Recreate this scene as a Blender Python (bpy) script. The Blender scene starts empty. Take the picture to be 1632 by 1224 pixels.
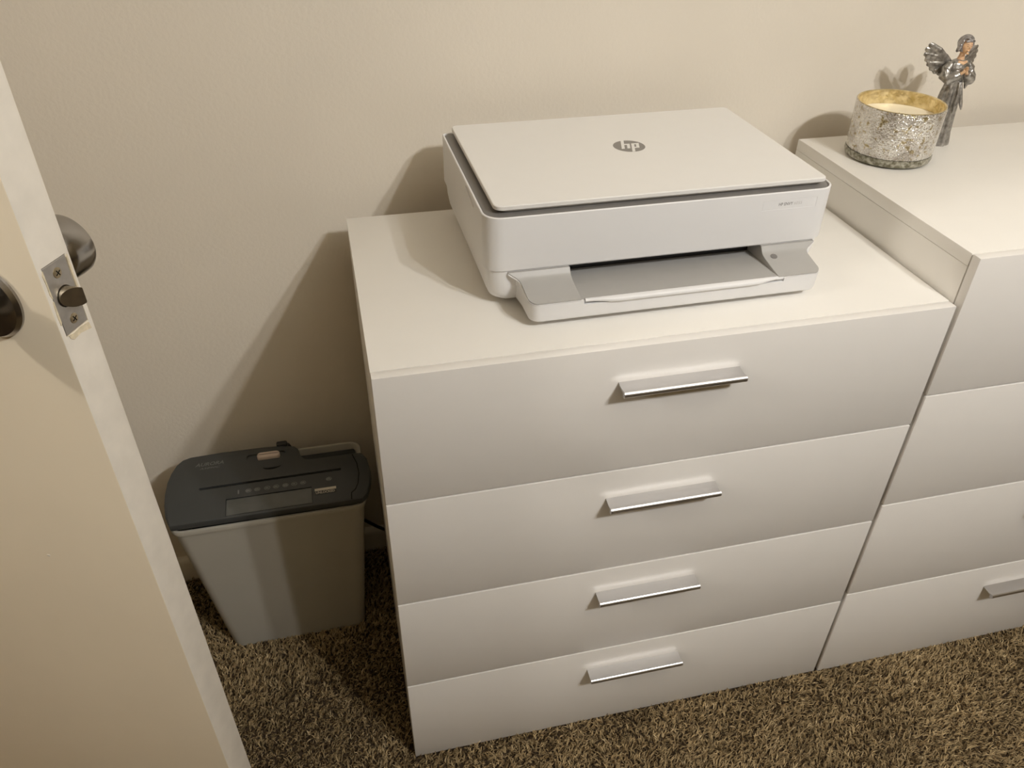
import bpy, bmesh, math, random
import numpy as np
from mathutils import Vector, Matrix

random.seed(7)
rng = np.random.default_rng(11)
scene = bpy.context.scene
COL = scene.collection

# ------------------------------------------------------------------ camera
cam_d = bpy.data.cameras.new('camera')
cam_d.sensor_fit = 'HORIZONTAL'
cam_d.sensor_width = 36.0
cam_d.lens = 27.947
cam_d.clip_start = 0.01
cam = bpy.data.objects.new('camera', cam_d)
COL.objects.link(cam)
_right = Vector((0.9740, -0.2264, 0.0090))
_down = Vector((-0.1268, -0.5774, -0.8065))
_fwd = Vector((0.1878, 0.7844, -0.5911))
_m = Matrix.Identity(4)
for _i in range(3):
    _m[_i][0], _m[_i][1], _m[_i][2] = _right[_i], -_down[_i], -_fwd[_i]
_m = _m.to_3x3().to_quaternion().to_matrix().to_4x4()
_m.translation = Vector((-0.0127, -0.6847, 1.2216))
cam.matrix_world = _m
scene.camera = cam

# ------------------------------------------------------------------ world, exposure
world = bpy.data.worlds.new('world')
world.use_nodes = True
world.node_tree.nodes['Background'].inputs[0].default_value = (1.0, 0.86, 0.68, 1)
world.node_tree.nodes['Background'].inputs[1].default_value = 0.0
scene.world = world
scene.view_settings.view_transform = 'Standard'
scene.view_settings.look = 'None'
scene.view_settings.gamma = 1.0
scene.view_settings.use_curve_mapping = False
scene.view_settings.exposure = 0.0
try:
    scene.cycles.caustics_reflective = True
    scene.cycles.caustics_refractive = True
    scene.cycles.blur_glossy = 0.3
    scene.cycles.diffuse_bounces = 6
    scene.cycles.max_bounces = 14
    scene.cycles.use_denoising = True
except Exception:
    pass

# the two bulbs of the ceiling light (their fitting is built further down)
LIGHT_COLOR = (1.0, 0.99, 0.97)
BULB_POWER = 43.0
HALL_COLOR = (1.0, 0.93, 0.84)
HALL_POWER = 64.0
BULBS = [(1.005, -1.23, 2.05), (0.855, -1.33, 2.05)]

# ------------------------------------------------------------------ materials
def new_mat(name):
    m = bpy.data.materials.new(name)
    m.use_nodes = True
    nt = m.node_tree
    b = nt.nodes['Principled BSDF']
    return m, nt, b

def mat(name, col, rough=0.5, metal=0.0, var=0.0, vscale=30.0, bump=0.0, bscale=200.0, bdist=0.001,
        spec=0.5, col2=None, detail=3.0, rvar=0.0, stretch=None):
    m, nt, b = new_mat(name)
    b.inputs['Base Color'].default_value = (*col, 1)
    b.inputs['Roughness'].default_value = rough
    b.inputs['Metallic'].default_value = metal
    b.inputs['Specular IOR Level'].default_value = spec
    tc = nt.nodes.new('ShaderNodeTexCoord')
    src = tc.outputs['Object']
    if stretch:
        mp = nt.nodes.new('ShaderNodeMapping')
        mp.inputs['Scale'].default_value = stretch
        nt.links.new(src, mp.inputs['Vector'])
        src = mp.outputs['Vector']
    if var > 0 or col2 is not None:
        n = nt.nodes.new('ShaderNodeTexNoise')
        n.inputs['Scale'].default_value = vscale
        n.inputs['Detail'].default_value = detail
        nt.links.new(src, n.inputs['Vector'])
        r = nt.nodes.new('ShaderNodeValToRGB')
        c2 = col2 if col2 is not None else tuple(c * (1 - var) for c in col)
        r.color_ramp.elements[0].position = 0.3
        r.color_ramp.elements[1].position = 0.7
        r.color_ramp.elements[0].color = (*c2, 1)
        r.color_ramp.elements[1].color = (*col, 1)
        nt.links.new(n.outputs['Fac'], r.inputs['Fac'])
        nt.links.new(r.outputs['Color'], b.inputs['Base Color'])
    if bump > 0:
        n2 = nt.nodes.new('ShaderNodeTexNoise')
        n2.inputs['Scale'].default_value = bscale
        n2.inputs['Detail'].default_value = 2.0
        nt.links.new(src, n2.inputs['Vector'])
        bp = nt.nodes.new('ShaderNodeBump')
        bp.inputs['Strength'].default_value = bump
        bp.inputs['Distance'].default_value = bdist
        nt.links.new(n2.outputs['Fac'], bp.inputs['Height'])
        nt.links.new(bp.outputs['Normal'], b.inputs['Normal'])
        if rvar > 0:
            mr = nt.nodes.new('ShaderNodeMapRange')
            mr.inputs['To Min'].default_value = max(0.02, rough - rvar)
            mr.inputs['To Max'].default_value = rough + rvar
            nt.links.new(n2.outputs['Fac'], mr.inputs['Value'])
            nt.links.new(mr.outputs['Result'], b.inputs['Roughness'])
    return m

M = {}
M['wall'] = mat('wall_paint', (0.77, 0.712, 0.62), 0.75, var=0.03, vscale=6, bump=0.22, bscale=170, bdist=0.0016, spec=0.25)
M['tan_wall'] = mat('tan_wall_paint', (0.22, 0.165, 0.085), 0.8, var=0.05, vscale=6, bump=0.3, bscale=170, bdist=0.0016, spec=0.2)
M['ceiling'] = mat('ceiling_paint', (0.58, 0.53, 0.44), 0.9, var=0.03, vscale=8, bump=0.3, bscale=120, spec=0.2)
M['trim'] = mat('trim_paint', (0.72, 0.68, 0.60), 0.45, var=0.06, vscale=15)
M['backing'] = mat('carpet_backing', (0.060, 0.042, 0.026), 0.95, var=0.4, vscale=160, spec=0.1)
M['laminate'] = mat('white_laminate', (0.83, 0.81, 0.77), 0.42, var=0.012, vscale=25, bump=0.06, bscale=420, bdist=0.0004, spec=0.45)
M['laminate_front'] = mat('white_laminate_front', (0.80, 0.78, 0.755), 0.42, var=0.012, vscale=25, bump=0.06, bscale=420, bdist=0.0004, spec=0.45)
M['hardboard'] = mat('hardboard', (0.55, 0.47, 0.36), 0.8, var=0.2, vscale=40)
M['aluminium'] = mat('brushed_aluminium', (0.60, 0.59, 0.59), 0.36, 1.0, var=0.06, vscale=60, bump=0.06, bscale=300, bdist=0.0003, stretch=(0.05, 1, 1))
M['nickel'] = mat('satin_nickel', (0.36, 0.345, 0.33), 0.22, 1.0, var=0.08, vscale=40, bump=0.03, bscale=500, bdist=0.0002)
M['plate_metal'] = mat('latch_plate_steel', (0.52, 0.50, 0.48), 0.42, 0.9, var=0.15, vscale=120, bump=0.1, bscale=600, bdist=0.0003)
M['bolt_metal'] = mat('latch_bolt_brassy_steel', (0.50, 0.44, 0.34), 0.35, 1.0, var=0.25, vscale=90)
M['screw'] = mat('screw_brass', (0.55, 0.47, 0.33), 0.4, 1.0, var=0.2, vscale=300)
M['dark'] = mat('dark_recess', (0.012, 0.011, 0.010), 0.8, var=0.3, vscale=50, spec=0.2)
M['door'] = mat('door_paint', (0.92, 0.83, 0.67), 0.48, var=0.05, vscale=5, bump=0.12, bscale=60, bdist=0.001, spec=0.4)
M['door_edge'] = mat('door_edge_paint', (0.80, 0.75, 0.67), 0.5, var=0.10, vscale=38, bump=0.25, bscale=70, bdist=0.001, spec=0.4, detail=6)
M['chip'] = mat('chipped_paint', (0.78, 0.68, 0.50), 0.7, var=0.25, vscale=180, bump=0.6, bscale=250, bdist=0.001)
M['pr_white'] = mat('printer_white_plastic', (0.82, 0.82, 0.83), 0.40, var=0.01, vscale=40, bump=0.04, bscale=1500, bdist=0.0002)
M['pr_lid'] = mat('printer_lid_plastic', (0.82, 0.81, 0.79), 0.45, var=0.01, vscale=40, bump=0.05, bscale=1500, bdist=0.0002)
M['pr_grey'] = mat('printer_grey_bezel', (0.19, 0.18, 0.172), 0.38, var=0.05, vscale=60)
M['pr_tray'] = mat('printer_tray_grey', (0.41, 0.40, 0.385), 0.42, var=0.03, vscale=60, bump=0.05, bscale=1200, bdist=0.0002)
M['pr_black'] = mat('printer_black', (0.012, 0.012, 0.013), 0.4, var=0.2, vscale=60)
M['logo_grey'] = mat('logo_grey', (0.24, 0.225, 0.21), 0.4, var=0.03, vscale=60)
M['label'] = mat('label_film', (0.83, 0.83, 0.84), 0.32, var=0.01, vscale=60)
M['print_grey'] = mat('print_grey', (0.30, 0.29, 0.29), 0.5, var=0.03, vscale=60)
M['print_light'] = mat('print_light', (0.62, 0.61, 0.60), 0.5, var=0.03, vscale=60)
M['bin'] = mat('bin_plastic', (0.44, 0.425, 0.375), 0.42, var=0.03, vscale=14, bump=0.06, bscale=900, bdist=0.0003)
M['head'] = mat('shredder_charcoal', (0.050, 0.054, 0.055), 0.42, var=0.06, vscale=30, bump=0.1, bscale=1400, bdist=0.0003)
M['head_dark'] = mat('shredder_dark', (0.036, 0.039, 0.041), 0.45, var=0.06, vscale=30)
M['window'] = mat('shredder_window', (0.11, 0.115, 0.108), 0.18, var=0.15, vscale=40)
M['switch'] = mat('switch_plastic', (0.62, 0.52, 0.46), 0.45, var=0.05, vscale=80)
M['faded_print'] = mat('faded_print', (0.20, 0.205, 0.20), 0.5, var=0.2, vscale=300)
M['pale_print'] = mat('pale_print', (0.66, 0.62, 0.54), 0.5, var=0.12, vscale=300)
M['cord'] = mat('cord_rubber', (0.012, 0.012, 0.012), 0.5, var=0.1, vscale=60)
M['robe'] = mat('pewter_robe', (0.50, 0.48, 0.455), 0.34, 0.75, col2=(0.22, 0.21, 0.19), vscale=170, bump=0.45, bscale=320, bdist=0.0012)
M['wing'] = mat('pewter_wing', (0.48, 0.455, 0.42), 0.36, 0.75, col2=(0.19, 0.175, 0.155), vscale=200, bump=0.4, bscale=300, bdist=0.0012)
M['hair'] = mat('pewter_hair', (0.48, 0.46, 0.465), 0.34, 0.75, col2=(0.25, 0.24, 0.24), vscale=260, bump=0.5, bscale=420, bdist=0.0012)
M['skin'] = mat('painted_skin', (0.78, 0.52, 0.30), 0.5, col2=(0.66, 0.40, 0.25), vscale=160)
M['features'] = mat('painted_features', (0.24, 0.13, 0.08), 0.6, var=0.1, vscale=200)
M['wax'] = mat('candle_wax', (0.92, 0.84, 0.66), 0.45, var=0.04, vscale=60, bump=0.1, bscale=80)
M['wick'] = mat('wick', (0.10, 0.08, 0.06), 0.9, var=0.3, vscale=300)
M['gold'] = mat('gilt_lining', (0.92, 0.80, 0.52), 0.30, 0.7, col2=(0.56, 0.43, 0.18), vscale=70, bump=0.7, bscale=95, bdist=0.004, detail=5)
M['socket'] = mat('lamp_metal', (0.7, 0.68, 0.62), 0.35, 0.8, var=0.05, vscale=20)

def mercury_material():
    m, nt, b = new_mat('mercury_glass')
    b.inputs['Metallic'].default_value = 0.9
    b.inputs['Coat Weight'].default_value = 1.0
    b.inputs['Coat Roughness'].default_value = 0.05
    tc = nt.nodes.new('ShaderNodeTexCoord')
    def noise(sc, det=4.0):
        n = nt.nodes.new('ShaderNodeTexNoise'); n.inputs['Scale'].default_value = sc; n.inputs['Detail'].default_value = det
        nt.links.new(tc.outputs['Object'], n.inputs['Vector'])
        return n
    n1, n2, n3 = noise(130, 6), noise(28, 3), noise(420, 3)
    vo = nt.nodes.new('ShaderNodeTexVoronoi'); vo.inputs['Scale'].default_value = 330
    nt.links.new(tc.outputs['Object'], vo.inputs['Vector'])
    r1 = nt.nodes.new('ShaderNodeValToRGB')
    e = r1.color_ramp.elements
    e[0].position, e[0].color = 0.30, (0.26, 0.20, 0.10, 1)
    e[1].position, e[1].color = 0.42, (0.78, 0.755, 0.71, 1)
    x = e.new(0.37); x.color = (0.62, 0.53, 0.31, 1)
    x = e.new(0.56); x.color = (0.92, 0.91, 0.89, 1)
    x = e.new(0.63); x.color = (0.72, 0.69, 0.63, 1)
    x = e.new(0.70); x.color = (0.95, 0.94, 0.91, 1)
    nt.links.new(n1.outputs['Fac'], r1.inputs['Fac'])
    r2 = nt.nodes.new('ShaderNodeValToRGB')
    r2.color_ramp.elements[0].position, r2.color_ramp.elements[0].color = 0.38, (0.62, 0.59, 0.56, 1)
    r2.color_ramp.elements[1].position, r2.color_ramp.elements[1].color = 0.56, (1, 1, 1, 1)
    nt.links.new(n2.outputs['Fac'], r2.inputs['Fac'])
    mx = nt.nodes.new('ShaderNodeMix'); mx.data_type = 'RGBA'; mx.blend_type = 'MULTIPLY'
    mx.inputs['Factor'].default_value = 1.0
    nt.links.new(r1.outputs['Color'], mx.inputs['A'])
    nt.links.new(r2.outputs['Color'], mx.inputs['B'])
    nt.links.new(mx.outputs['Result'], b.inputs['Base Color'])
    mr = nt.nodes.new('ShaderNodeMapRange')
    mr.inputs['From Min'].default_value = 0.3; mr.inputs['From Max'].default_value = 0.7
    mr.inputs['To Min'].default_value = 0.34; mr.inputs['To Max'].default_value = 0.06
    nt.links.new(n3.outputs['Fac'], mr.inputs['Value'])
    nt.links.new(mr.outputs['Result'], b.inputs['Roughness'])
    ad = nt.nodes.new('ShaderNodeMath'); ad.operation = 'ADD'
    nt.links.new(n3.outputs['Fac'], ad.inputs[0]); nt.links.new(vo.outputs['Distance'], ad.inputs[1])
    a2 = nt.nodes.new('ShaderNodeMath'); a2.operation = 'MULTIPLY_ADD'; a2.inputs[1].default_value = 2.0
    nt.links.new(n1.outputs['Fac'], a2.inputs[0]); nt.links.new(ad.outputs[0], a2.inputs[2])
    bp = nt.nodes.new('ShaderNodeBump'); bp.inputs['Strength'].default_value = 0.6; bp.inputs['Distance'].default_value = 0.0020
    nt.links.new(a2.outputs[0], bp.inputs['Height']); nt.links.new(bp.outputs['Normal'], b.inputs['Normal'])
    return m
M['mercury'] = mercury_material()

def glass_material():
    m, nt, b = new_mat('thick_glass')
    b.inputs['Roughness'].default_value = 0.12
    b.inputs['Transmission Weight'].default_value = 0.35
    b.inputs['IOR'].default_value = 1.45
    b.inputs['Metallic'].default_value = 0.25
    tc = nt.nodes.new('ShaderNodeTexCoord')
    n = nt.nodes.new('ShaderNodeTexNoise'); n.inputs['Scale'].default_value = 170; n.inputs['Detail'].default_value = 5
    nt.links.new(tc.outputs['Object'], n.inputs['Vector'])
    r = nt.nodes.new('ShaderNodeValToRGB')
    r.color_ramp.elements[0].position, r.color_ramp.elements[0].color = 0.38, (0.20, 0.185, 0.12, 1)
    r.color_ramp.elements[1].position, r.color_ramp.elements[1].color = 0.66, (0.62, 0.60, 0.50, 1)
    nt.links.new(n.outputs['Fac'], r.inputs['Fac']); nt.links.new(r.outputs['Color'], b.inputs['Base Color'])
    bp = nt.nodes.new('ShaderNodeBump'); bp.inputs['Strength'].default_value = 0.5; bp.inputs['Distance'].default_value = 0.002
    nt.links.new(n.outputs['Fac'], bp.inputs['Height']); nt.links.new(bp.outputs['Normal'], b.inputs['Normal'])
    return m
M['glass'] = glass_material()

def fibre_material():
    m, nt, b = new_mat('carpet_fibre')
    at = nt.nodes.new('ShaderNodeAttribute'); at.attribute_name = 'fibre'
    nt.links.new(at.outputs['Color'], b.inputs['Base Color'])
    b.inputs['Roughness'].default_value = 0.9
    b.inputs['Specular IOR Level'].default_value = 0.15
    return m
M['fibre'] = fibre_material()

# ------------------------------------------------------------------ helpers
def link(name, me, material, parent=None, loc=None, rot=None, smooth=None):
    o = bpy.data.objects.new(name, me)
    COL.objects.link(o)
    if material is not None:
        me.materials.append(material)
    if parent is not None:
        o.parent = parent
    if loc is not None:
        o.location = loc
    if rot is not None:
        o.rotation_euler = rot
    if smooth is not None:
        smooth_angle(me, smooth)
    return o

def smooth_angle(me, deg):
    bm = bmesh.new(); bm.from_mesh(me)
    lim = math.radians(deg)
    for f in bm.faces:
        f.smooth = True
    for e in bm.edges:
        e.smooth = len(e.link_faces) == 2 and e.calc_face_angle(0.0) < lim
    bm.to_mesh(me); bm.free()

def from_bm(bm, name):
    bmesh.ops.recalc_face_normals(bm, faces=bm.faces[:])
    me = bpy.data.meshes.new(name)
    bm.to_mesh(me); bm.free()
    return me

def bm_box(bm, x0, x1, y0, y1, z0, z1, bev=0.0, seg=2):
    vs = [bm.verts.new(p) for p in ((x0, y0, z0), (x1, y0, z0), (x1, y1, z0), (x0, y1, z0),
                                    (x0, y0, z1), (x1, y0, z1), (x1, y1, z1), (x0, y1, z1))]
    fs = [bm.faces.new([vs[i] for i in q]) for q in ((0, 3, 2, 1), (4, 5, 6, 7), (0, 1, 5, 4), (1, 2, 6, 5), (2, 3, 7, 6), (3, 0, 4, 7))]
    if bev > 0:
        es = list({e for f in fs for e in f.edges})
        bmesh.ops.bevel(bm, geom=es, offset=bev, segments=seg, affect='EDGES', profile=0.5)

def box(name, x0, x1, y0, y1, z0, z1, material, parent=None, bev=0.0, seg=2):
    bm = bmesh.new()
    bm_box(bm, x0, x1, y0, y1, z0, z1, bev, seg)
    me = from_bm(bm, name)
    return link(name, me, material, parent, smooth=40 if bev > 0 else None)

def bm_loft(bm, rings, cap0=True, cap1=True):
    rv = [[bm.verts.new(p) for p in r] for r in rings]
    n = len(rv[0])
    for a, b in zip(rv[:-1], rv[1:]):
        for i in range(n):
            bm.faces.new((a[i], a[(i + 1) % n], b[(i + 1) % n], b[i]))
    if cap0:
        bm.faces.new(rv[0][::-1])
    if cap1:
        bm.faces.new(rv[-1])
    return rv

def loft(name, rings, material, parent=None, cap0=True, cap1=True, smooth=35):
    bm = bmesh.new()
    bm_loft(bm, rings, cap0, cap1)
    return link(name, from_bm(bm, name), material, parent, smooth=smooth)

def rrect(x0, x1, y0, y1, r, z, n=6, radii=None):
    """rounded rectangle ring, counter-clockwise from the front-left corner; radii = fl, fr, br, bl"""
    rr = radii or (r, r, r, r)
    pts = []
    for (cx, cy, a0, q) in ((x0, y0, 180, rr[0]), (x1, y0, 270, rr[1]), (x1, y1, 0, rr[2]), (x0, y1, 90, rr[3])):
        sx = 1 if cx == x0 else -1
        sy = 1 if cy == y0 else -1
        ox, oy = cx + sx * q, cy + sy * q
        for k in range(n + 1):
            a = math.radians(a0 + 90.0 * k / n)
            pts.append((ox + q * math.cos(a), oy + q * math.sin(a), z))
    return pts

def bm_tube(bm, pts, radii, n=10, flat=None):
    """tube along a path; flat = (axis vector, factor) squashes the section"""
    pts = [Vector(p) for p in pts]
    rings = []
    ref = Vector((0, 0, 1))
    for i, p in enumerate(pts):
        t = (pts[min(i + 1, len(pts) - 1)] - pts[max(i - 1, 0)]).normalized()
        if abs(t.dot(ref)) > 0.93:
            ref = Vector((1, 0, 0))
        u = ref.cross(t).normalized(); v = t.cross(u).normalized()
        rr = radii[i] if isinstance(radii, (list, tuple)) else radii
        rings.append([p + (u * math.cos(2 * math.pi * k / n) + v * math.sin(2 * math.pi * k / n)) * rr for k in range(n)])
    bm_loft(bm, rings)

def tube(name, pts, radii, material, parent=None, n=10):
    bm = bmesh.new(); bm_tube(bm, pts, radii, n)
    return link(name, from_bm(bm, name), material, parent, smooth=60)

def lathe_mesh(name, prof, n=48, close=True):
    bm = bmesh.new()
    rings = [[(r * math.cos(2 * math.pi * k / n), r * math.sin(2 * math.pi * k / n), z) for k in range(n)] for r, z in prof]
    bm_loft(bm, rings, close, close)
    return from_bm(bm, name)

def lathe(name, prof, material, parent=None, n=48, close=True, loc=None, rot=None, smooth=35):
    return link(name, lathe_mesh(name, prof, n, close), material, parent, loc, rot, smooth)

def extrude_profile_x(name, prof_yz, x0, x1, material, parent=None, smooth=35):
    rings = [[(x, y, z) for y, z in prof_yz] for x in (x0, x1)]
    return loft(name, rings, material, parent, smooth=smooth)

def evaluated_mesh(o, name):
    dg = bpy.context.evaluated_depsgraph_get()
    me = bpy.data.meshes.new_from_object(o.evaluated_get(dg), depsgraph=dg)
    me.name = name
    return me

def cut(o, cutters, smooth=35):
    """subtract throw-away cutter objects from o for good"""
    for c in cutters:
        md = o.modifiers.new('cut', 'BOOLEAN'); md.operation = 'DIFFERENCE'; md.object = c; md.solver = 'EXACT'
    bpy.context.view_layer.update()
    me = evaluated_mesh(o, o.name)
    o.modifiers.clear()
    o.data = me
    for c in cutters:
        d = c.data
        bpy.data.objects.remove(c)
        bpy.data.meshes.remove(d)
    if smooth is not None:
        smooth_angle(me, smooth)

def text(name, body, size, material, parent, loc, rot=(0, 0, 0), width=None, shear=0.0, bold=0.0):
    cu = bpy.data.curves.new(name, 'FONT')
    cu.body = body; cu.size = size; cu.shear = shear; cu.offset = bold
    cu.align_x = 'LEFT'; cu.align_y = 'BOTTOM_BASELINE'; cu.resolution_u = 3
    t = bpy.data.objects.new(name + '_tmp', cu)
    COL.objects.link(t)
    bpy.context.view_layer.update()
    me = evaluated_mesh(t, name)
    bpy.data.objects.remove(t); bpy.data.curves.remove(cu)
    me.materials.clear()
    xs = [v.co.x for v in me.vertices]
    if width and xs:
        k = width / (max(xs) - min(xs)); x0 = min(xs)
        for v in me.vertices:
            v.co.x = (v.co.x - x0) * k
    return link(name, me, material, parent, loc, rot)

def empty(name, loc=(0, 0, 0), rz=0.0):
    e = bpy.data.objects.new(name, None)
    COL.objects.link(e)
    e.empty_display_size = 0.05
    e.location = loc; e.rotation_euler = (0, 0, rz)
    return e

def tag(o, label=None, cat=None, group=None, kind=None):
    if label: o['label'] = label
    if cat: o['category'] = cat
    if group: o['group'] = group
    if kind: o['kind'] = kind
    return o

# ------------------------------------------------------------------ the room
WALL_Y = 0.465          # wall behind the drawers
FLOOR_Z = -0.010        # carpet backing; the pile tops out near z = 0
XL, XR_, YB, ZC = -0.905, 2.55, -2.75, 2.44

FLOOR = tag(box('floor', XL - 2.0, XR_ + 0.1, YB - 0.1, WALL_Y + 0.1, FLOOR_Z - 0.04, FLOOR_Z, M['backing']), 'brown carpeted floor of the room', 'floor', kind='structure')
tag(box('ceiling', XL - 2.0, XR_ + 0.1, YB - 0.1, WALL_Y + 0.1, ZC, ZC + 0.05, M['ceiling']), 'plain white ceiling above the room', 'ceiling', kind='structure')
tag(box('wall_back', XL - 2.0, XR_ + 0.1, WALL_Y, WALL_Y + 0.1, FLOOR_Z - 0.02, ZC + 0.02, M['wall']), 'cream painted wall with fine roller texture behind the drawers', 'wall', kind='structure')
tag(box('wall_right', XR_, XR_ + 0.1, YB, WALL_Y, FLOOR_Z, ZC, M['tan_wall']), 'tan painted wall on the right of the room', 'wall', kind='structure')
tag(box('wall_front', XL - 2.0, XR_, YB - 0.1, YB, FLOOR_Z, ZC, M['tan_wall']), 'tan painted wall on the near side of the room', 'wall', kind='structure')
# left wall with the doorway the open door belongs to
bm = bmesh.new()
DOOR_Y0, DOOR_Y1, DOOR_H = -0.575, 0.232, 2.05
bm_box(bm, XL - 0.1, XL, DOOR_Y1, WALL_Y, FLOOR_Z, ZC)
bm_box(bm, XL - 0.1, XL, YB, DOOR_Y0, FLOOR_Z, ZC)
bm_box(bm, XL - 0.1, XL, DOOR_Y0, DOOR_Y1, DOOR_H, ZC)
tag(link('wall_left', from_bm(bm, 'wall_left'), M['tan_wall']), 'tan painted wall with the doorway on the left', 'wall', kind='structure')
tag(box('wall_hall', XL - 2.0, XL - 1.9, YB, WALL_Y, FLOOR_Z, ZC, M['tan_wall']), 'tan hallway wall beyond the doorway', 'wall', kind='structure')
# baseboard with a rounded top edge along the back wall
bb = [(WALL_Y, FLOOR_Z), (WALL_Y - 0.013, FLOOR_Z), (WALL_Y - 0.013, 0.036), (WALL_Y - 0.0118, 0.041), (WALL_Y - 0.009, 0.0445), (WALL_Y - 0.005, 0.046), (WALL_Y, 0.046)]
tag(extrude_profile_x('baseboard_back', bb, XL, XR_, M['trim']), 'low painted baseboard along the back wall', 'baseboard', kind='structure')

# ------------------------------------------------------------------ chests of drawers
def handle_mesh():
    # lip pull: thin plate off the drawer face, rolled edge turned down at the front
    prof = [(0.0, 0.0), (-0.006, -0.0012), (-0.0135, -0.0016), (-0.0175, -0.0008)]
    for k in range(9):
        a = math.radians(110 + 160.0 * k / 8)
        prof.append((-0.0185 + 0.0043 * math.cos(a), -0.0042 + 0.0043 * math.sin(a)))
    prof += [(-0.0165, -0.0088), (-0.0162, -0.0062), (-0.0165, -0.0036), (-0.0130, -0.0036), (-0.006, -0.0032), (0.0, -0.0024)]
    bm = bmesh.new()
    bm_loft(bm, [[(x, y, z) for y, z in prof] for x in (-0.075, 0.075)])
    me = from_bm(bm, 'handle')
    me.materials.append(M['aluminium'])
    smooth_angle(me, 35)
    return me
HANDLE = handle_mesh()

def chest(x, w, d, h, rows, label, y0=0.0, handle_off=0.0465):
    t = empty('chest_of_drawers', (x, y0, FLOOR_Z))
    z0 = -FLOOR_Z                      # local z of the pile surface
    H = h + z0
    th, ft, gap = 0.0165, 0.0130, 0.0014
    yb = ft + gap
    box('top_panel', 0.0, w, yb, d, H - th, H, M['laminate'], t, 0.0006)
    box('side_panel', 0.0, th, yb, d, 0.0, H - th - 0.0004, M['laminate'], t, 0.0006)
    box('side_panel', w - th, w, yb, d, 0.0, H - th - 0.0004, M['laminate'], t, 0.0006)
    box('back_panel', th, w - th, d - 0.006, d - 0.001, 0.004, H - th, M['hardboard'], t)
    box('bottom_panel', th, w - th, yb + 0.01, d - 0.006, 0.03, 0.045, M['laminate'], t)
    step = h / rows
    for i in range(rows):
        za = z0 + step * i + (0.0012 if i else -0.006)
        zb = z0 + step * (i + 1) - (0.0012 if i < rows - 1 else 0.0)
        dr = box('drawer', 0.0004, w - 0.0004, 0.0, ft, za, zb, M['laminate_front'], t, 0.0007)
        # drawer box behind the front
        box('drawer_box', 0.03, w - 0.03, ft, d - 0.03, za + 0.012, zb - 0.03, M['hardboard'], dr)
        hd = bpy.data.objects.new('handle', HANDLE)
        COL.objects.link(hd); hd.parent = dr
        hd.location = (w / 2, 0.0, z0 + step * (i + 1) - handle_off)
    tag(t, label, 'dresser', 'white chests of drawers along the wall')
    return t

chest(0.0, 0.7024, 0.4052, 0.735, 4, 'white four-drawer chest with silver lip handles, the lower one, carrying the printer')
chest(0.7078, 0.7024, 0.4145, 0.7986, 4, 'taller white chest of drawers on the right, carrying the candle and angel', y0=-0.0014, handle_off=0.0515)

# ------------------------------------------------------------------ printer
PR = empty('printer', (0.1437, 0.105, 0.735), math.radians(0.4))
tag(PR, 'white inkjet printer with grey paper tray on the lower chest', 'printer')
PW, PD, RIM = 0.4325, 0.288, 0.118
# upper shell: closed front panel with an open rim around the grey bezel
rad = (0.022, 0.022, 0.008, 0.008)
rad_in = (0.0198, 0.0198, 0.006, 0.006)
shell = [rrect(0.002, PW - 0.002, 0.002, PD, 0, 0.0512, radii=rad),
         rrect(0.0004, PW - 0.0004, 0.0004, PD, 0, 0.0524, radii=rad),
         rrect(0.0, PW, 0.0, PD, 0, 0.0540, radii=rad),
         rrect(0.0, PW, 0.0, PD, 0, RIM - 0.0008, radii=rad),
         rrect(0.0007, PW - 0.0007, 0.0007, PD - 0.0005, 0, RIM, radii=rad),
         rrect(0.0020, PW - 0.0020, 0.0020, PD - 0.0020, 0, RIM, radii=rad_in),
         rrect(0.0026, PW - 0.0026, 0.0026, PD - 0.0026, 0, RIM - 0.0006, radii=rad_in),
         rrect(0.0028, PW - 0.0028, 0.0028, PD - 0.0028, 0, RIM - 0.006, radii=rad_in)]
body_up = loft('scanner_body', shell, M['pr_white'], PR, smooth=30)
# finger notch on the left side and the shallow label seat on the front
bm = bmesh.new()
bm_loft(bm, [[(-0.003, 0.058, 0.1135), (-0.003, 0.112, 0.1135), (-0.003, 0.112, 0.111), (-0.003, 0.066, 0.1035)],
             [(0.0016, 0.058, 0.1135), (0.0016, 0.112, 0.1135), (0.0016, 0.112, 0.111), (0.0016, 0.066, 0.1035)]])
c1 = link('cutter', from_bm(bm, 'cutter'), None, PR)
c2 = box('cutter', 0.3360, 0.4066, -0.004, 0.0004, 0.0965, 0.1085, None, PR)
cut(body_up, [c1, c2], 30)
# grey bezel inside the rim, climbing towards the lid
bez = [rrect(0.0029, PW - 0.0029, 0.0029, PD - 0.0029, 0, 0.1115, radii=rad_in),
       rrect(0.0029, PW - 0.0029, 0.0029, PD - 0.0029, 0, 0.1160, radii=rad_in),
       rrect(0.0060, PW - 0.0060, 0.0052, PD - 0.004, 0, 0.1174, radii=(0.017, 0.017, 0.006, 0.006)),
       rrect(0.0120, PW - 0.0120, 0.0110, PD - 0.006, 0, 0.1182, radii=(0.013, 0.013, 0.006, 0.006)),
       rrect(0.0180, PW - 0.0180, 0.0160, PD - 0.010, 0, 0.1186, radii=(0.010, 0.010, 0.006, 0.006))]
loft('scanner_bezel', bez, M['pr_grey'], PR, smooth=40)
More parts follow.
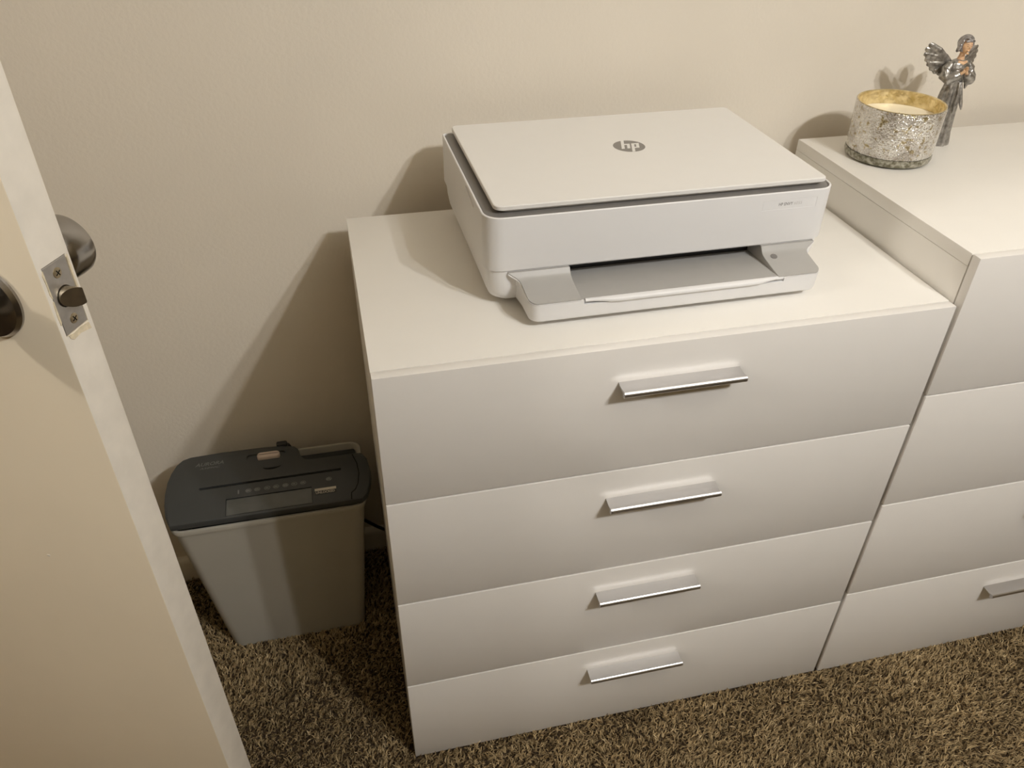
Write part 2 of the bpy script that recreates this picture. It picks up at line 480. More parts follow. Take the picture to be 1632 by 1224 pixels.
# lid
lr = (0.010, 0.007, 0.008, 0.008)
lx0, lx1, ly0, ly1 = 0.0128, 0.4206, 0.0080, 0.2850
lid_rings = [rrect(lx0 + 0.009, lx1 - 0.006, ly0 + 0.007, ly1 - 0.002, 0, 0.1186, radii=lr),
             rrect(lx0 + 0.0007, lx1 - 0.0007, ly0 + 0.0007, ly1 - 0.0007, 0, 0.1230, radii=lr),
             rrect(lx0, lx1, ly0, ly1, 0, 0.1236, radii=lr),
             rrect(lx0, lx1, ly0, ly1, 0, 0.1276, radii=lr),
             rrect(lx0 + 0.0008, lx1 - 0.0008, ly0 + 0.0008, ly1 - 0.0008, 0, 0.1284, radii=lr)]
lid = loft('lid', lid_rings, M['pr_lid'], PR, smooth=30)
# round logo: grey disc with the slanted letters h and p in the lid's white
LZ = 0.1284
bm = bmesh.new()
cx, cy, R = 0.2242, 0.1585, 0.0208
bm.faces.new([bm.verts.new((cx + R * math.cos(2 * math.pi * k / 48), cy + R * math.sin(2 * math.pi * k / 48), LZ + 0.0001)) for k in range(48)])
logo = link('logo', from_bm(bm, 'logo'), M['logo_grey'], lid)
tag(logo, 'round grey logo with the letters hp')
bm = bmesh.new()
def sl(x0, x1, y0, y1):
    q = [(x0, y0), (x1, y0), (x1, y1), (x0, y1)]
    bm.faces.new([bm.verts.new((cx + R * (x + 0.30 * y), cy + R * y, LZ + 0.0002)) for x, y in q])
sl(-0.50, -0.30, -0.40, 0.99); sl(-0.30, 0.06, 0.22, 0.40); sl(-0.13, 0.06, -0.40, 0.22)
sl(0.16, 0.35, -0.985, 0.40); sl(0.35, 0.66, 0.22, 0.40); sl(0.47, 0.66, -0.40, 0.22); sl(0.35, 0.47, -0.40, -0.22)
link('logo_letters', from_bm(bm, 'logo_letters'), M['pr_lid'], logo)
# front label with the model name
lab = box('front_label', 0.3364, 0.4062, 0.00015, 0.0012, 0.0969, 0.1081, M['label'], PR, 0.0002, 1)
text('label_text', 'HP ENVY', 0.0052, M['print_grey'], lab, (0.3570, 0.00005, 0.1013), (math.pi / 2, 0, 0), width=0.0185, bold=0.0001)
text('label_text', '6055', 0.0052, M['print_light'], lab, (0.3770, 0.00005, 0.1013), (math.pi / 2, 0, 0), width=0.0105)
# lower body with its bottom edge rolled under
low = []
for z, ins, rr in ((0.0050, 0.026, 0.012), (0.0072, 0.016, 0.016), (0.0120, 0.0095, 0.020), (0.0200, 0.0062, 0.021), (0.0360, 0.0034, 0.022), (0.0508, 0.0022, 0.0215)):
    low.append(rrect(ins, PW - ins, ins, PD - 0.004, 0, z, radii=(rr, rr, 0.008, 0.008)))
low_o = loft('lower_body', low, M['pr_white'], PR, smooth=40)
c1 = box('cutter', 0.099, 0.346, -0.02, 0.150, 0.0270, 0.0506, None, PR)
cut(low_o, [c1], 40)
box('output_slot', 0.0995, 0.3455, 0.0290, 0.149, 0.0275, 0.0502, M['pr_black'], PR)
for fx in (0.06, 0.36):
    for fy in (0.03, 0.25):
        lathe('foot', [(0.011, 0.0), (0.012, 0.001), (0.012, 0.0054)], M['pr_grey'], PR, 20, loc=(fx, fy, 0.0))
# tray front: white cradle that juts out below the panel
def tray_outline(k, z, back=0.010):
    """outline of the jutting tray; k = 0 at the bottom, 1 at the upper flared edge"""
    xa, xb = 0.041 - 0.001 * k, 0.402 + 0.001 * k
    yf = -0.0500 - 0.0010 * k
    r = 0.0125
    pts = []
    for j in range(7):
        a = math.radians(180 + 90 * j / 6)
        pts.append((xa + r + r * math.cos(a), yf + r + r * math.sin(a), z))
    for j in range(7):
        a = math.radians(270 + 90 * j / 6)
        pts.append((xb - r + r * math.cos(a), yf + r + r * math.sin(a), z))
    pts += [(xb + 0.0002, -0.012, z), (xb + 0.001, -0.004, z), (xb + 0.003, back, z), (xa - 0.003, back, z), (xa - 0.001, -0.004, z), (xa - 0.0002, -0.012, z)]
    return pts
def tray_top(y):
    ys = [-0.060, -0.050, -0.030, -0.016, -0.010, -0.006, -0.0035, -0.001, 0.012]
    zs = [0.0335, 0.0345, 0.0372, 0.0395, 0.0410, 0.0432, 0.0462, 0.0498, 0.0505]
    return float(np.interp(y, ys, zs))
def shrink(ring, d, z=None):
    out = []
    for x, y, zz in ring:
        out.append((x + d * (1 if x < 0.2215 else -1), y + (d if y < -0.02 else 0.0), zz if z is None else z))
    return out
r0 = tray_outline(0, 0.0085)
cradle = [shrink(r0, 0.010, 0.0085), shrink(r0, 0.0035, 0.0090), shrink(r0, 0.0008, 0.0106), tray_outline(0.1, 0.0130), tray_outline(1, 0.0328)]
cr = loft('tray_cradle', cradle, M['pr_white'], PR, smooth=40)
c1 = box('cutter', 0.1035, 0.3525, -0.060, -0.0455, 0.0275, 0.060, None, PR)
c2 = box('cutter', 0.1000, 0.3450, -0.0462, 0.03, 0.0262, 0.060, None, PR)
cut(cr, [c1, c2], 40)
# wings beside the recess: white flank below, grey skin on top
def wing_slab(name, xi, left, inset, up, floor_z, material, flare=1.0):
    bm = bmesh.new()
    ys = [-0.0508 + inset, -0.0500 + inset, -0.0485, -0.046, -0.043, -0.0395, -0.034, -0.028, -0.022, -0.016, -0.012, -0.010, -0.008, -0.006, -0.0045, -0.0035, -0.0022, -0.001, 0.004]
    def outer(y):
        e = 0.0400 if left else 0.4030
        if y < -0.0385:
            q = min(1.0, (-0.0385 - y) / 0.0125)
            off = 0.0125 * (1 - math.sqrt(max(0.0, 1 - q * q)))
        else:
            off = -float(np.interp(y, [-0.0395, -0.012, -0.008, -0.005, -0.0030, -0.001, 0.004], [0.0, 0.0008, 0.002, 0.0045, 0.009, 0.0135, 0.0140])) * flare
        return (e + inset + off) if left else (e - inset - off)
    rows, low_ = [], []
    for y in ys:
        xo = outer(y)
        z = tray_top(y) + up
        rows.append([(xo + (xi - xo) * k / 6.0, y, z) for k in range(7)])
        low_.append([(xo + (xi - xo) * k / 6.0, y, floor_z if floor_z is not None else z - 0.0014) for k in range(7)])
    top = [[bm.verts.new(p) for p in r] for r in rows]
    bot = [[bm.verts.new(p) for p in r] for r in low_]
    for i in range(len(ys) - 1):
        for k in range(6):
            bm.faces.new((top[i][k], top[i][k + 1], top[i + 1][k + 1], top[i + 1][k]))
            bm.faces.new((bot[i][k], bot[i + 1][k], bot[i + 1][k + 1], bot[i][k + 1]))
        for k in (0, 6):
            bm.faces.new((top[i][k], bot[i][k], bot[i + 1][k], top[i + 1][k]))
    for i in (0, len(ys) - 1):
        for k in range(6):
            bm.faces.new((top[i][k], top[i][k + 1], bot[i][k + 1], bot[i][k]))
    return link(name, from_bm(bm, name), material, PR, smooth=40)
for xi, left in ((0.1000, True), (0.3450, False)):
    wing_slab('tray_flank', xi + (-0.0004 if left else 0.0004), left, 0.0, -0.0012, 0.0322, M['pr_white'], 0.25)
    wing_slab('tray_flange', xi + (-0.0004 if left else 0.0004), left, 0.0, -0.0010, None, M['pr_white'])
    wing_slab('tray_wing', xi, left, 0.0006, 0.0004, None, M['pr_tray'])
# inner walls of the recess
for xa, xb in ((0.0985, 0.1003), (0.3447, 0.3465)):
    prof = [(-0.0462, 0.026), (0.040, 0.026), (0.040, 0.0500)] + [(y, tray_top(y)) for y in (0.0, -0.001, -0.0035, -0.006, -0.010, -0.016, -0.030, -0.0462)]
    extrude_profile_x('tray_side', prof, xa, xb, M['pr_tray'], PR)
lathe('tray_button', [(0.0042, 0.0), (0.0042, 0.0004), (0.0034, 0.0006)], M['pr_grey'], PR, 24, loc=(0.3575, -0.0125, tray_top(-0.0125) + 0.0006), rot=(math.radians(16), 0, 0))
# paper tray floor, sloping down into the slot
extrude_profile_x('paper_tray', [(-0.0480, 0.0322), (-0.0480, 0.0345), (0.060, 0.0295), (0.060, 0.0272)], 0.1004, 0.3446, M['pr_tray'], PR)
# white pull-out lip along the tray's front edge
bm = bmesh.new()
rings = []
for k in range(25):
    t = k / 24.0
    x = 0.1048 + (0.3512 - 0.1048) * t
    e = min(t, 1 - t) * 24
    f = 0.0 if e < 1 else min(1.0, (e - 1) / 2.5)
    f = f * f * (3 - 2 * f)
    yb_, zt, zb_ = -0.0482, 0.0342, 0.0300 - 0.0016 * f
    yo = -0.0512 - 0.0040 * f
    ring = [(x, yb_, zt), (x, (yb_ + yo) / 2, zt + 0.0002)]
    zc = (zt + zb_) / 2
    for j in range(7):
        a = math.radians(90 + 180.0 * j / 6)
        ring.append((x, yo + 0.0022 + 0.0022 * math.cos(a) * 1.0, zc + (zt - zb_) / 2 * math.sin(a)))
    ring.append((x, yb_, zb_))
    rings.append(ring)
bm_loft(bm, rings)
link('tray_lip', from_bm(bm, 'tray_lip'), M['pr_white'], PR, smooth=50)

# ------------------------------------------------------------------ paper shredder
SH = empty('paper_shredder', (-0.175, 0.345, FLOOR_Z))
tag(SH, 'charcoal-topped paper shredder with a pale grey bin, on the carpet by the door', 'shredder')
sx, sy, sz = SH.location
def S3(x, y, z):
    return (x - sx, y - sy, z - sz)
def bin_ring(z, grow=0.0, r=0.018):
    t = z / 0.302
    x0 = -0.2915 + (-0.3270 + 0.2915) * t - grow
    x1 = -0.0555 + (-0.0272 + 0.0555) * t + grow
    y0 = 0.2735 + (0.2690 - 0.2735) * t - grow
    y1 = 0.4060 + (0.4280 - 0.4060) * t + grow
    return [S3(*p) for p in rrect(x0, x1, y0, y1, r, z, n=5)]
brings = [bin_ring(FLOOR_Z, -0.006, 0.014), bin_ring(FLOOR_Z + 0.002, -0.001, 0.017), bin_ring(0.004), bin_ring(0.10), bin_ring(0.20), bin_ring(0.290),
          bin_ring(0.2915, 0.0030, 0.020), bin_ring(0.2985, 0.0036, 0.020), bin_ring(0.3010, 0.0026, 0.020), bin_ring(0.3010, -0.0010, 0.017),
          bin_ring(0.2985, -0.0026, 0.016), bin_ring(0.15, -0.0026, 0.016), bin_ring(0.004, -0.0026, 0.016)]
loft('bin', brings, M['bin'], SH, smooth=40)
# motor head: outline seen from above, sloping top
hp = [(-0.3251, 0.2690), (-0.3330, 0.2890), (-0.3362, 0.3120), (-0.3368, 0.3340), (-0.3348, 0.3560), (-0.3298, 0.3745), (-0.3222, 0.3906), (-0.3130, 0.4000), (-0.3008, 0.4040),
      (-0.2517, 0.4058), (-0.1871, 0.4050), (-0.1514, 0.4024), (-0.1325, 0.3975), (-0.1265, 0.3907), (-0.1230, 0.3762), (-0.1162, 0.3667), (-0.1023, 0.3642), (-0.0771, 0.3642),
      (-0.0437, 0.3646), (-0.0232, 0.3631), (-0.0150, 0.3490), (-0.0118, 0.3214), (-0.0150, 0.2960), (-0.0215, 0.2760), (-0.0310, 0.2670)]
def head_z(y):
    return 0.315 + 0.16 * (y - 0.265)
hc = (-0.175, 0.332)
def hring(d, f):
    out = []
    n = len(hp)
    for i, (x, y) in enumerate(hp):
        a = Vector(hp[i - 1]); b = Vector(hp[(i + 1) % n])
        t = (b - a).normalized(); nrm = Vector((t.y, -t.x))   # outline runs clockwise: this points inwards or outwards
        if nrm.dot(Vector(hc) - Vector((x, y))) < 0 and not (-0.13 < x < -0.10 and y > 0.36):
            nrm = -nrm
        elif (-0.13 < x < -0.10 and y > 0.36):
            nrm = Vector((-0.7, -0.7))
        q = Vector((x, y)) + nrm * d
        out.append(S3(q.x, q.y, f(q.y)))
    return out[::-1]
head = loft('shredder_head', [hring(0.010, lambda y: 0.3020), hring(0.004, lambda y: 0.3022), hring(0.0012, lambda y: 0.3040), hring(0.0, lambda y: 0.3070),
                              hring(0.0, lambda y: head_z(y) - 0.0035), hring(0.0009, lambda y: head_z(y) - 0.0012), hring(0.0032, lambda y: head_z(y))], M['head'], SH, smooth=35)
SL = math.atan(0.16)
def on_head(x, y, dz=0.0):
    return S3(x, y, head_z(y) + dz)
def head_cutter(x0, x1, y0, y1, depth, rr=0.0):
    bm = bmesh.new()
    n = 5
    ring = rrect(x0, x1, y0, y1, max(rr, 0.0002), 0, n=n)
    bm_loft(bm, [[S3(p[0], p[1], head_z(p[1]) - depth) for p in ring], [S3(p[0], p[1], head_z(p[1]) + 0.01) for p in ring]])
    return link('cutter', from_bm(bm, 'cutter'), None, SH)
cut(head, [head_cutter(-0.2840, -0.0592, 0.3304, 0.3350, 0.0095, 0.001),
           head_cutter(-0.2420, -0.1080, 0.2720, 0.3050, 0.0016),
           head_cutter(-0.2110, -0.1470, 0.3755, 0.3905, 0.0030, 0.006)], 30)
def head_pad(name, x0, x1, y0, y1, za, zb, m, parent, rr=0.0002):
    ring = rrect(x0, x1, y0, y1, rr, 0, n=5)
    return loft(name, [[S3(p[0], p[1], head_z(p[1]) + za) for p in ring], [S3(p[0], p[1], head_z(p[1]) + zb) for p in ring]], m, parent, smooth=30)
head_pad('paper_slot', -0.2838, -0.0594, 0.3306, 0.3348, -0.0094, -0.0040, M['dark'], SH)
win = head_pad('window', -0.2408, -0.1090, 0.2728, 0.3020, -0.0015, 0.0004, M['window'], SH, 0.001)
# added dark block, stands in for shade in the bin behind the cut-away corner
bm = bmesh.new(); bm_box(bm, -0.300 - sx, -0.0340 - sx, 0.285 - sy, 0.4210 - sy, 0.240 - sz, 0.2935 - sz, 0.004, 2)
link('dark_bin_filler', from_bm(bm, 'dark_bin_filler'), M['head_dark'], SH, smooth=40)
# slide switch
bm = bmesh.new()
rr_ = []
for d, z in ((0.0, -0.0028), (0.0, 0.0026), (0.0010, 0.0042), (0.0028, 0.0048)):
    ring = rrect(-0.1935 + d, -0.1565 - d, 0.3768 + d, 0.3888 - d, 0.0055 - d * 0.6, 0, n=5)
    rr_.append([S3(p[0], p[1], head_z(p[1]) + z) for p in ring])
bm_loft(bm, rr_)
tag(link('slide_switch', from_bm(bm, 'slide_switch'), M['switch'], SH, smooth=40), 'pinkish slide switch')
# half-moon finger recess in front of the switch
bm = bmesh.new()
arc = [(-0.170 + 0.0145 * math.cos(math.radians(a)), 0.3590 + 0.0055 * math.sin(math.radians(a))) for a in range(180, 361, 15)]
arc_in = [(-0.170 + 0.0145 * math.cos(math.radians(a)), 0.3590 + 0.0025 * math.sin(math.radians(a))) for a in range(360, 179, -15)]
pts = arc + arc_in[1:-1]
bm_loft(bm, [[on_head(x, y, -0.001) for x, y in pts], [on_head(x, y, 0.0005) for x, y in pts]])
link('finger_recess', from_bm(bm, 'finger_recess'), M['dark'], SH)
# seam of the right end cap
seam = [(-0.0385, 0.3600), (-0.0325, 0.3400), (-0.0311, 0.3185), (-0.0345, 0.2983), (-0.0395, 0.2870), (-0.0462, 0.2814), (-0.0470, 0.2690)]
tube('end_cap_seam', [on_head(x, y, 0.0) for x, y in seam], 0.0008, M['dark'], SH, n=6)
# print on the head
rt = (SL, 0, 0)
text('brand_text', 'AURORA', 0.0100, M['faded_print'], head, on_head(-0.2920, 0.3795, 0.0004), rt, width=0.0450, shear=0.25, bold=0.0001)
text('model_text', 'AS890C', 0.0050, M['faded_print'], head, on_head(-0.2850, 0.3725, 0.0004), rt, width=0.0330, shear=0.25)
for i, x in enumerate((-0.2228, -0.2073, -0.1936, -0.1779, -0.1641, -0.1493, -0.1354, -0.1214, -0.0802)):
    y = 0.3157
    bm = bmesh.new()
    if i == 0:
        loops = [[(-0.0012, -0.004), (0.0012, -0.004), (0.0012, 0.004), (-0.0012, 0.004)]]
    else:
        s = 0.0048
        loops = []
        o8 = [(s * math.cos(k * math.pi / 8), 0.8 * s * math.sin(k * math.pi / 8)) for k in range(16)]
        for k in range(16):
            a, b = o8[k], o8[(k + 1) % 16]
            loops.append([a, b, (b[0] * 0.76, b[1] * 0.76), (a[0] * 0.76, a[1] * 0.76)])
        h = 0.0024 + 0.0006 * (i % 3)
        loops.append([(-h, -h * 0.6), (h, -h * 0.6), (h * (0.4 + 0.2 * (i % 2)), h * 0.7), (-h, h * 0.6)])
    for lp in loops:
        bm.faces.new([bm.verts.new(on_head(x + px, y + py, 0.0003)) for px, py in lp])
    link('printed_symbol', from_bm(bm, 'printed_symbol'), M['faded_print'], head)
st = head_pad('sticker', -0.1040, -0.0696, 0.2868, 0.2992, -0.0001, 0.0003, M['head_dark'], SH)
head_pad('sticker_stripe', -0.1038, -0.0698, 0.2942, 0.2990, 0.0003, 0.0004, M['pale_print'], st)
text('sticker_text', 'UNLOCKED', 0.0066, M['pale_print'], st, on_head(-0.1022, 0.2878, 0.0010), rt, width=0.030, bold=0.0001)
# rubbery hang tab at the back and the power cord
bm = bmesh.new()
bm_box(bm, -0.1620 - sx, -0.1440 - sx, 0.4010 - sy, 0.4110 - sy, 0.325 - sz, 0.3405 - sz, 0.003, 3)
link('cord_clip', from_bm(bm, 'cord_clip'), M['cord'], SH, smooth=50)
tube('power_cord', [S3(*p) for p in ((-0.150, 0.405, 0.325), (-0.146, 0.425, 0.318), (-0.130, 0.440, 0.27), (-0.090, 0.446, 0.16), (-0.045, 0.447, 0.095), (-0.012, 0.446, 0.062), (0.03, 0.443, 0.030), (0.09, 0.440, 0.008))], 0.0032, M['cord'], SH, n=8)

# ------------------------------------------------------------------ jar candle
CZ = 0.7986
CA = empty('jar_candle', (0.800, 0.320, CZ))
tag(CA, 'silver mercury-glass jar candle on the taller chest', 'candle')
lathe('glass_base', [(0.040, 0.0), (0.0560, 0.0006), (0.0600, 0.0032), (0.0612, 0.0078), (0.0606, 0.0128), (0.0560, 0.0132)], M['glass'], CA, 72)
lathe('glass_jar', [(0.0560, 0.0134), (0.0600, 0.0134), (0.0606, 0.0150), (0.0610, 0.030), (0.0614, 0.055), (0.0616, 0.0775), (0.0614, 0.0790), (0.0606, 0.0795), (0.0598, 0.0795), (0.0594, 0.0785), (0.0590, 0.030), (0.0575, 0.0160)], M['mercury'], CA, 96)
lathe('gilt_lining', [(0.0570, 0.0420), (0.0585, 0.0420), (0.0590, 0.0790), (0.0600, 0.0797), (0.0606, 0.0797), (0.0606, 0.0802), (0.0596, 0.0803), (0.0584, 0.0792), (0.0578, 0.0420)], M['gold'], CA, 96, close=False)
lathe('wax', [(0.0570, 0.0165), (0.0576, 0.0600), (0.0560, 0.0592), (0.0500, 0.0586), (0.030, 0.0584), (0.004, 0.0584)], M['wax'], CA, 64)
tube('wick', [(0.0, 0.0, 0.056), (0.0005, 0.0, 0.061), (0.002, 0.0, 0.0635)], 0.0011, M['wick'], CA, n=6)

# ------------------------------------------------------------------ angel figurine
AN = empty('angel_figurine', (0.9085, 0.3560, CZ), math.radians(-4))
tag(AN, 'pewter-coloured angel figurine with folded hands behind the candle', 'figurine')
def fused(name, bm, voxel, material, parent, smooth_it=3):
    me = from_bm(bm, name + '_raw')
    o = bpy.data.objects.new(name + '_raw', me); COL.objects.link(o)
    md = o.modifiers.new('r', 'REMESH'); md.mode = 'VOXEL'; md.voxel_size = voxel
    sm = o.modifiers.new('s', 'SMOOTH'); sm.iterations = smooth_it; sm.factor = 0.5
    bpy.context.view_layer.update()
    res = evaluated_mesh(o, name)
    bpy.data.objects.remove(o); bpy.data.meshes.remove(me)
    res.materials.clear()
    for p in res.polygons:
        p.use_smooth = True
    return link(name, res, material, parent)
# robe: pleated skirt, torso and wide sleeves in one cast body
bm = bmesh.new()
rings = []
NS = 72
for z, rx, ry, pl, cy_ in ((0.0000, 0.0205, 0.0185, 0.06, 0.0), (0.0040, 0.0200, 0.0180, 0.10, 0.0), (0.020, 0.0172, 0.0158, 0.13, 0.0), (0.040, 0.0160, 0.0146, 0.13, 0.0),
                           (0.060, 0.0153, 0.0138, 0.12, 0.0), (0.076, 0.0142, 0.0126, 0.09, 0.0), (0.086, 0.0125, 0.0108, 0.05, 0.0), (0.094, 0.0122, 0.0102, 0.0, 0.0),
                           (0.104, 0.0140, 0.0108, 0.0, 0.0), (0.113, 0.0152, 0.0104, 0.0, 0.0005), (0.119, 0.0150, 0.0092, 0.0, 0.001), (0.1225, 0.0115, 0.0074, 0.0, 0.0015), (0.1240, 0.0060, 0.0050, 0.0, 0.0015)):
    ring = []
    for k in range(NS):
        a = 2 * math.pi * k / NS
        q = 1 + pl * (0.65 * math.cos(9 * a + 0.6) + 0.35 * math.cos(14 * a + 2.0))
        ring.append((rx * q * math.cos(a), cy_ + ry * q * math.sin(a), z))
    rings.append(ring)
bm_loft(bm, rings)
for s in (-1, 1):
    bm_tube(bm, [(0.0125 * s, 0.001, 0.1185), (0.0180 * s, 0.0, 0.1110), (0.0200 * s, -0.003, 0.1010), (0.0172 * s, -0.0085, 0.0975), (0.0105 * s, -0.0130, 0.1035), (0.0055 * s, -0.0155, 0.1075)],
            [0.0056, 0.0078, 0.0088, 0.0084, 0.0070, 0.0050], 14)
    # hanging sleeve
    bm_tube(bm, [(0.0130 * s, -0.0100, 0.1010), (0.0120 * s, -0.0120, 0.0930), (0.0112 * s, -0.0128, 0.0850)], [0.0050, 0.0036, 0.0012], 10)
# sash tails
bm_tube(bm, [(0.004, -0.0105, 0.094), (0.0062, -0.0150, 0.080), (0.0090, -0.0178, 0.066), (0.0118, -0.0200, 0.056)], [0.0024, 0.0022, 0.0030, 0.0012], 8)
bm_tube(bm, [(0.002, -0.0105, 0.094), (0.0020, -0.0150, 0.078), (0.0012, -0.0172, 0.062), (0.0008, -0.0180, 0.050)], [0.0022, 0.0022, 0.0026, 0.0010], 8)
robe = fused('robe', bm, 0.0007, M['robe'], AN, 2)
# skin: head, neck and neckline in one mesh
bm = bmesh.new()
hd_c = Vector((0.0, -0.0015, 0.1435))
rings = []
for k in range(1, 16):
    t = math.pi * k / 16
    z = -math.cos(t)
    w = math.sin(t)
    wx, wy = 0.0080 * w, 0.0092 * w
    if z < 0:
        wx *= 1 - 0.22 * (-z) ** 1.5
    ring = []
    for j in range(24):
        a = 2 * math.pi * j / 24
        x, y = wx * math.cos(a), wy * math.sin(a)
        if y < 0 and z < -0.3:
            y *= 0.93
        ring.append((hd_c.x + x, hd_c.y + y, hd_c.z + 0.0112 * z))
    rings.append(ring)
bm_loft(bm, rings)
bm_tube(bm, [(0, 0.0015, 0.120), (0, 0.0010, 0.128), (0, 0.0, 0.136)], [0.0066, 0.0042, 0.0042], 16)
bm_tube(bm, [(-0.007, -0.0035, 0.1205), (0, -0.0055, 0.1190), (0.007, -0.0035, 0.1205)], [0.0028, 0.0036, 0.0028], 10)
# nose, brow, lips and chin
bm_tube(bm, [(0, -0.0102, 0.1465), (0, -0.0118, 0.1420), (0, -0.0100, 0.1408)], [0.0006, 0.0014, 0.0008], 8)
bm_tube(bm, [(-0.0022, -0.0098, 0.1376), (0, -0.0104, 0.1374), (0.0022, -0.0098, 0.1376)], [0.0005, 0.0009, 0.0005], 8)
bm_tube(bm, [(-0.002, -0.0088, 0.1340), (0, -0.0092, 0.1338), (0.002, -0.0088, 0.1340)], [0.0012, 0.0016, 0.0012], 8)
for s in (-1, 1):
    bm_tube(bm, [(0.0080 * s, -0.0005, 0.1450), (0.0084 * s, 0.0, 0.1425), (0.0080 * s, -0.0005, 0.1405)], [0.0010, 0.0014, 0.0009], 8)
skin_o = fused('face_and_neck', bm, 0.00055, M['skin'], AN, 2)
bm = bmesh.new()
for s in (-1, 1):
    bm_tube(bm, [(0.0016 * s, -0.0101, 0.1434), (0.0030 * s, -0.0099, 0.1437), (0.0044 * s, -0.0088, 0.1434)], [0.0002, 0.0005, 0.0002], 6)
    bm_tube(bm, [(0.0014 * s, -0.0101, 0.1456), (0.0030 * s, -0.0099, 0.1463), (0.0046 * s, -0.0086, 0.1456)], [0.0002, 0.0003, 0.0002], 6)
link('painted_eyes', from_bm(bm, 'painted_eyes'), M['features'], skin_o)
# praying hands: palms together, fingers pointing up and forward
bm = bmesh.new()
for s in (-1, 1):
    bm_tube(bm, [(0.0050 * s, -0.0150, 0.1070), (0.0026 * s, -0.0168, 0.1095), (0.0014 * s, -0.0180, 0.1125)], [0.0023, 0.0023, 0.0020], 10)
    for q, ln in ((-0.0018, 0.0050), (-0.0006, 0.0062), (0.0006, 0.0064), (0.0018, 0.0056)):
        bm_tube(bm, [(0.0011 * s, -0.0180 + q, 0.1120), (0.0010 * s, -0.0190 + q, 0.1120 + 0.55 * ln), (0.0007 * s, -0.0196 + q, 0.1120 + ln)], [0.0008, 0.0008, 0.0005], 8)
    bm_tube(bm, [(0.0020 * s, -0.0160, 0.1110), (0.0016 * s, -0.0152, 0.1135), (0.0009 * s, -0.0152, 0.1152)], [0.0009, 0.0008, 0.0005], 8)
fused('hands', bm, 0.0004, M['skin'], AN, 1)
# wavy bobbed hair
bm = bmesh.new()
rings = []
for k in range(0, 13):
    t = math.pi * (0.02 + 0.98 * k / 12)
    z = math.cos(t)
    ring = []
    for j in range(40):
        a = 2 * math.pi * j / 40
        w = math.sin(max(t, 0.08)) if t < 1.9 else math.sin(1.9) * (1 - 0.35 * (t - 1.9))
        wv = 1 + 0.07 * math.sin(7 * a + 3 * t)
        x, y = 0.0113 * w * wv * math.cos(a), 0.0116 * w * wv * math.sin(a) + 0.0016
        if math.sin(a) < -0.30 and t > 1.05:      # face opening
            y = max(y, -0.0030)
            x *= 0.92
        ring.append((hd_c.x + x, hd_c.y + y, hd_c.z + 0.0020 + 0.0128 * max(z, -0.82)))
    rings.append(ring)
bm_loft(bm, rings)
for s in (-1, 1):
    bm_tube(bm, [(0.0072 * s, -0.0035, 0.1500), (0.0092 * s, -0.0022, 0.1440), (0.0098 * s, 0.0, 0.1380), (0.0090 * s, 0.0028, 0.1345)], [0.0022, 0.0026, 0.0030, 0.0020], 10)
bm_tube(bm, [(-0.0065, -0.0075, 0.1500), (0.0, -0.0098, 0.1518), (0.0065, -0.0075, 0.1500)], [0.0018, 0.0022, 0.0018], 10)
fused('hair', bm, 0.0006, M['hair'], AN, 2)
# wings: layered feathers fanned from the shoulder blade
def wing(s):
    bm = bmesh.new()
    root = Vector((0.006 * s, 0.0085, 0.112))
    # shoulder arc to the tip, then feathers hanging from it
    tips = [(0.0395, 0.0190, 0.1420), (0.0425, 0.0200, 0.1355), (0.0425, 0.0195, 0.1280), (0.0400, 0.0180, 0.1205), (0.0360, 0.0165, 0.1135), (0.0312, 0.0150, 0.1070), (0.0255, 0.0130, 0.1020), (0.0190, 0.0110, 0.0990)]
    for i, tp in enumerate(tips):
        tp = Vector((tp[0] * (0.86 if s > 0 else -1.14), tp[1], tp[2] - (0.005 if s > 0 else 0.0)))
        mid = root.lerp(tp, 0.55) + Vector((0, 0.0012 + 0.0016 * (i % 2), 0.0042 - 0.0006 * i))
        q1 = root.lerp(tp, 0.25) + Vector((0, 0.001, 0.0028))
        bm_tube(bm, [root, q1, mid, root.lerp(tp, 0.88) + Vector((0, 0.0005, 0.001)), tp], [0.0030, 0.0044, 0.0050, 0.0046, 0.0024], 12)
    bm_tube(bm, [root + Vector((0, 0, 0.002)), Vector((0.017 * s, 0.0125, 0.1250)), Vector((0.030 * s * (0.86 if s > 0 else 1.1), 0.0165, 0.1352 - (0.004 if s > 0 else 0))), Vector((0.0395 * s * (0.86 if s > 0 else 1.12), 0.019, 0.1430 - (0.005 if s > 0 else 0)))], [0.0038, 0.0040, 0.0034, 0.0022], 12)
    for v in bm.verts:       # cast wings are thin plates: flatten front to back about a swept plane
        yp = 0.0085 + 0.24 * abs(v.co.x)
        v.co.y = yp + (v.co.y - yp) * 0.42
    o = fused('wing', bm, 0.0006, M['wing'], AN, 1)
    return o
wing(-1); wing(1)

# ------------------------------------------------------------------ open door with lockset
DN = Vector((-0.2257, -0.1176, 0.0))            # near corner of the latch edge
E_T = Vector((0.430, 0.903, 0.0)).normalized()      # through the thickness, away from the camera
L_D = Vector((-E_T.y, E_T.x, 0.0))              # along the leaf, towards the hinges
DT, DW = 0.0345, 0.760
DR = empty('door', (DN.x, DN.y, 0.0))
# local frame: x along the leaf to the hinges, y through the thickness
mdoor = Matrix(((L_D.x, E_T.x, 0, DN.x), (L_D.y, E_T.y, 0, DN.y), (0, 0, 1, 0.0), (0, 0, 0, 1)))
flip = mdoor.to_3x3().determinant() < 0
# use a right-handed frame: x = -leaf direction reversed if needed
mdoor = Matrix(((-L_D.x, E_T.x, 0, DN.x), (-L_D.y, E_T.y, 0, DN.y), (0, 0, 1, 0.0), (0, 0, 0, 1)))
DR.matrix_world = mdoor
tag(DR, 'cream painted door standing open at the left edge, with round knobs', 'door')
